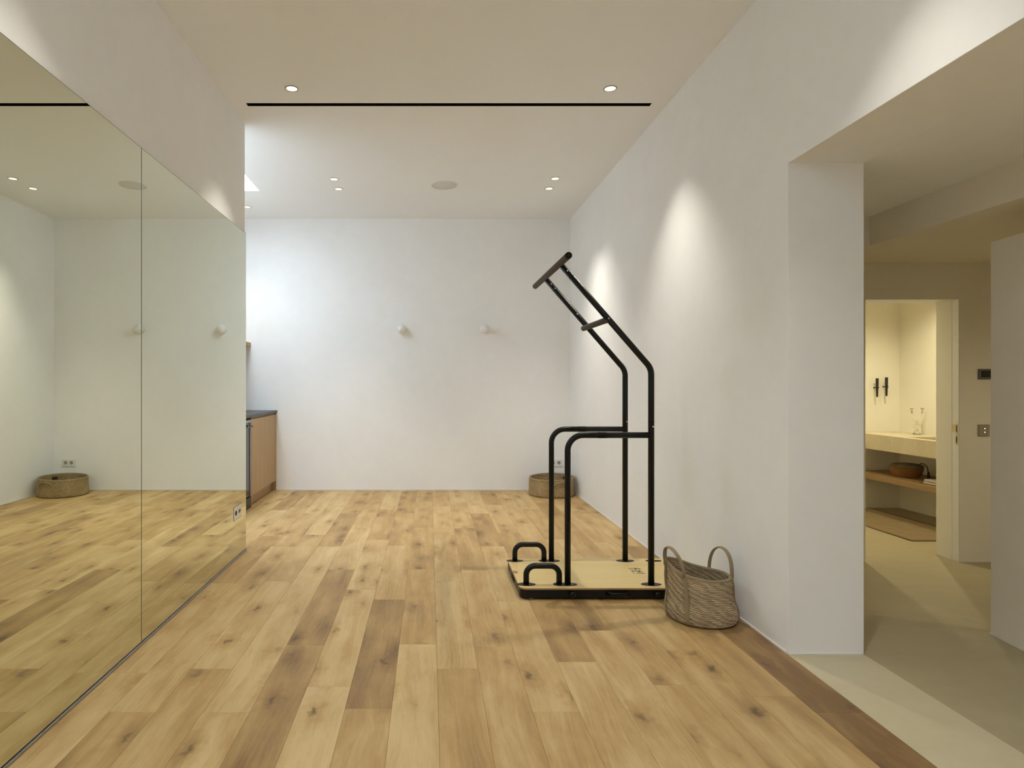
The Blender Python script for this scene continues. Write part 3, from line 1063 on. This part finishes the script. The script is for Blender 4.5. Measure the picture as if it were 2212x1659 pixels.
def lb_shape(a, r, z):
    t = z / 0.205
    k = 1 + 0.012 * math.sin(2 * a + 1.0) * t + 0.006 * math.sin(5 * a) * t
    return (r * k * math.cos(a), r * k * math.sin(a), z * (1 + 0.045 * math.sin(a + 0.9)))


def lb_r(t):
    return 0.268 - 0.010 * t - 0.02 * max(0, 1 - t / 0.12) ** 2


lathe('body', M['jute2'], coil_profile(lb_r, 0.0, 0.205, 15, 0.005, thick=0.014), lb, 72, shape=lb_shape)
tube('rim', M['rope'], [lb_shape(2 * math.pi * i / 72, lb_r(1) - 0.007, 0.207) for i in range(73)], 0.009, lb, 10)
az = math.radians(-90 + 13)
for a_mid in (az, az + math.pi):
    pts = []
    for i in range(17):
        s = -1 + 2 * i / 16
        a = a_mid + 0.36 * s
        z = 0.135 + 0.052 * (1 - abs(s) ** 3)
        pts.append(lb_shape(a, lb_r(z / 0.205) + 0.011, z))
    tube('handle', M['rope'], pts, 0.0075, lb, 8)
a_p = math.radians(38)
pts = []
bm = bmesh.new()
vs = []
for z in (0.145, 0.180):
    for i in range(5):
        a = a_p - 0.13 + 0.065 * i
        vs.append(bm.verts.new(lb_shape(a, lb_r(z / 0.205) - 0.020, z)))
for i in range(4):
    bm.faces.new([vs[i], vs[i + 1], vs[i + 6], vs[i + 5]])
ext = bmesh.ops.extrude_face_region(bm, geom=bm.faces[:])
for v in [e for e in ext['geom'] if isinstance(e, bmesh.types.BMVert)]:
    v.co.x *= 0.985
    v.co.y *= 0.985
finish(bm, 'label_patch', M['leather'], lb)

# ------------------------------------------------------------------ hall wall fittings
th = thing('thermostat', 'dark wall touch panel in a grey frame beyond the bathroom door', 'thermostat', (4.067, YD, 1.373))
box('frame', simple('panel_frame', (0.13, 0.125, 0.11), 0.5), -0.062, 0.062, -0.014, 0, -0.037, 0.037, th, bevel=0.002)
box('screen', M['lintel'], -0.050, 0.052, -0.0155, -0.014, -0.024, 0.024, th)
sw = thing('light_switch', 'square taupe light switch with two white dots below the thermostat', 'switch', (4.044, YD, 0.962))
box('plate', M['switch'], -0.041, 0.041, -0.009, 0, -0.043, 0.043, sw, bevel=0.002)
box('rocker', M['switch'], -0.034, 0.034, -0.0115, -0.009, -0.036, 0.036, sw, bevel=0.001)
for z in (-0.014, 0.013):
    lathe('indicator', M['led'], [(0, 0.0125), (0.003, 0.0122), (0.004, 0.0115)], sw, 12, 0.003, z, xf=ROT_Y)

# ------------------------------------------------------------------ bathroom
VX, VY0 = 4.43, 5.47
vt = thing('washbasin_counter', 'thick beige cement washbasin counter seen through the doorway', 'washbasin', (VX, VY0, 0))
slab_with_holes('slab', M['slab'], 'Z', (0, BX1 - VX), (0, BY1 - VY0), (0.645, 0.80), [(0.07, 0.40, 0.03, 0.45)], vt, bevel=0.004)
box('basin_bottom', M['slab'], 0.06, 0.41, 0.02, 0.46, 0.635, 0.66, vt)
tag(box('divider_panel', M['white'], VX, BX1 - 0.002, VY0 - 0.03, VY0 - 0.002, 0.64, 1.507), 'white upright panel at the near end of the washbasin counter', 'panel')
sh = box('wooden_shelf', M['shelf'], VX, BX1, 4.95, BY1, 0.342, 0.397, bevel=0.002)
tag(sh, 'oak shelf under the washbasin counter', 'shelf')

for x, z, lab in ((4.668, 1.262, 'left black peg hook on the bathroom wall'), (4.765, 1.272, 'right black peg hook on the bathroom wall')):
    t = thing('peg_hook', lab, 'hook', (x, BY1, z), 0, 'black peg hooks on the bathroom wall')
    tube('stem', M['lintel'], [(0, 0, 0), (0, -0.075, 0)], 0.0055, t, 10)
    lathe('peg', M['lintel'], [(0, -0.098), (0.008, -0.097), (0.0095, -0.07), (0.0135, 0.06), (0.0135, 0.094), (0.012, 0.098), (0, 0.098)], t, 16, 0, -0.052)

gc = thing('candle_holder', 'clear glass two-armed candle holder on the washbasin counter', 'candle holder', (4.835, 6.20, 0.80))
for s in (-1, 1):
    tube('foot', M['glass'], fillet([(s * 0.030, 0, 0.004), (s * 0.022, 0, 0.036), (0, 0, 0.040)], [0.012], 4), 0.007, gc, 10)
lathe('foot_ring', M['glass'], [(0, 0), (0.034, 0), (0.034, 0.006), (0, 0.006)], gc, 24)
lathe('ball', M['glass'], [(0.032 * math.sin(math.pi * i / 12), 0.074 - 0.032 * math.cos(math.pi * i / 12)) for i in range(13)], gc, 20)
lathe('neck', M['glass'], [(0, 0.104), (0.012, 0.104), (0.018, 0.110), (0.010, 0.116), (0.016, 0.122), (0.008, 0.130), (0, 0.132)], gc, 16)
u = [(0.045 * math.cos(a), 0, 0.182 + 0.052 * math.sin(a)) for a in [math.pi + math.pi * i / 16 for i in range(17)]]
u = [(-0.052, 0, 0.232)] + u + [(0.052, 0, 0.232)]
tube('arms', M['glass'], u, 0.007, gc, 12)
for s in (-1, 1):
    lathe('cup', M['glass'], [(0, 0.226), (0.008, 0.228), (0.014, 0.246), (0.016, 0.262), (0.012, 0.262), (0.008, 0.244), (0, 0.242)], gc, 16, s * 0.052, 0)

wb = thing('lidded_basket', 'round brown wicker basket with a dark patterned lid on the oak shelf', 'basket', (4.64, 6.08, 0.397), math.radians(20))
lathe('body', M['wicker'], coil_profile(lambda t: 0.098 + 0.034 * math.sin(min(1, t * 1.25) * math.pi / 2), 0, 0.098, 10, 0.0025, thick=0.008), wb, 40)
lathe('lid', M['wickerdark'], [(0, 0.099), (0.136, 0.099), (0.139, 0.106), (0.134, 0.116), (0.10, 0.128), (0.05, 0.134), (0, 0.136)], wb, 40)
tube('cord', M['wickerdark'], [(0.02, -0.10, 0.128), (0.05, -0.10, 0.140), (0.09, -0.105, 0.132), (0.115, -0.115, 0.105), (0.118, -0.118, 0.07), (0.12, -0.12, 0.05)], 0.005, wb, 8)
lathe('tassel', M['leather'], [(0, 0.0), (0.013, 0.002), (0.009, 0.045), (0.006, 0.058), (0, 0.062)], wb, 12, 0.122, -0.122)

tw = thing('folded_towel', 'small folded cream towel with fringe on the oak shelf', 'towel', (4.555, 5.55, 0.397))
for i, (w2, l2) in enumerate(((0.085, 0.13), (0.080, 0.125))):
    prism('fold', M['towel'], rounded_rect(-w2, w2, -l2, l2, 0.03), 0.001 + i * 0.021, 0.021 + i * 0.021, tw, bevel=0.008)
for i in range(7):
    y = 0.122 + 0.004 * (i % 2)
    x = -0.075 + 0.02 * i
    tube('fringe', M['towel'], [(x, 0.12, 0.018), (x - 0.004, 0.145, 0.012), (x - 0.006, 0.162, 0.004)], 0.004, tw, 6)

rgm = thing('bath_rug', 'rectangular jute rug on the bathroom floor', 'rug', (4.29, 5.83, 0))
bm = bmesh.new()
nx, ny = 30, 62
rr = random.Random(4)
uvl = bm.loops.layers.uv.verify()
grid = [[bm.verts.new((-0.305 + 0.61 * i / nx + (rr.uniform(-.003, .003) if i in (0, nx) else 0), -0.665 + 1.33 * j / ny + (rr.uniform(-.003, .003) if j in (0, ny) else 0),
                       0.010 + rr.uniform(-0.0012, 0.0012))) for j in range(ny + 1)] for i in range(nx + 1)]
for i in range(nx):
    for j in range(ny):
        f = bm.faces.new([grid[i][j], grid[i + 1][j], grid[i + 1][j + 1], grid[i][j + 1]])
        f.smooth = True
        for l_ in f.loops:
            l_[uvl].uv = (l_.vert.co.x, l_.vert.co.y)
edge = [e for e in bm.edges if len(e.link_faces) == 1]
ex = bmesh.ops.extrude_edge_only(bm, edges=edge)
for v in [e for e in ex['geom'] if isinstance(e, bmesh.types.BMVert)]:
    v.co.z = 0.0
finish(bm, 'weave', M['rug'], rgm)
tube('rug_border', M['rug'], [(-0.305, -0.665, 0.006), (0.305, -0.665, 0.006), (0.305, 0.665, 0.006), (-0.305, 0.665, 0.006), (-0.305, -0.665, 0.006)], 0.006, rgm, 8)
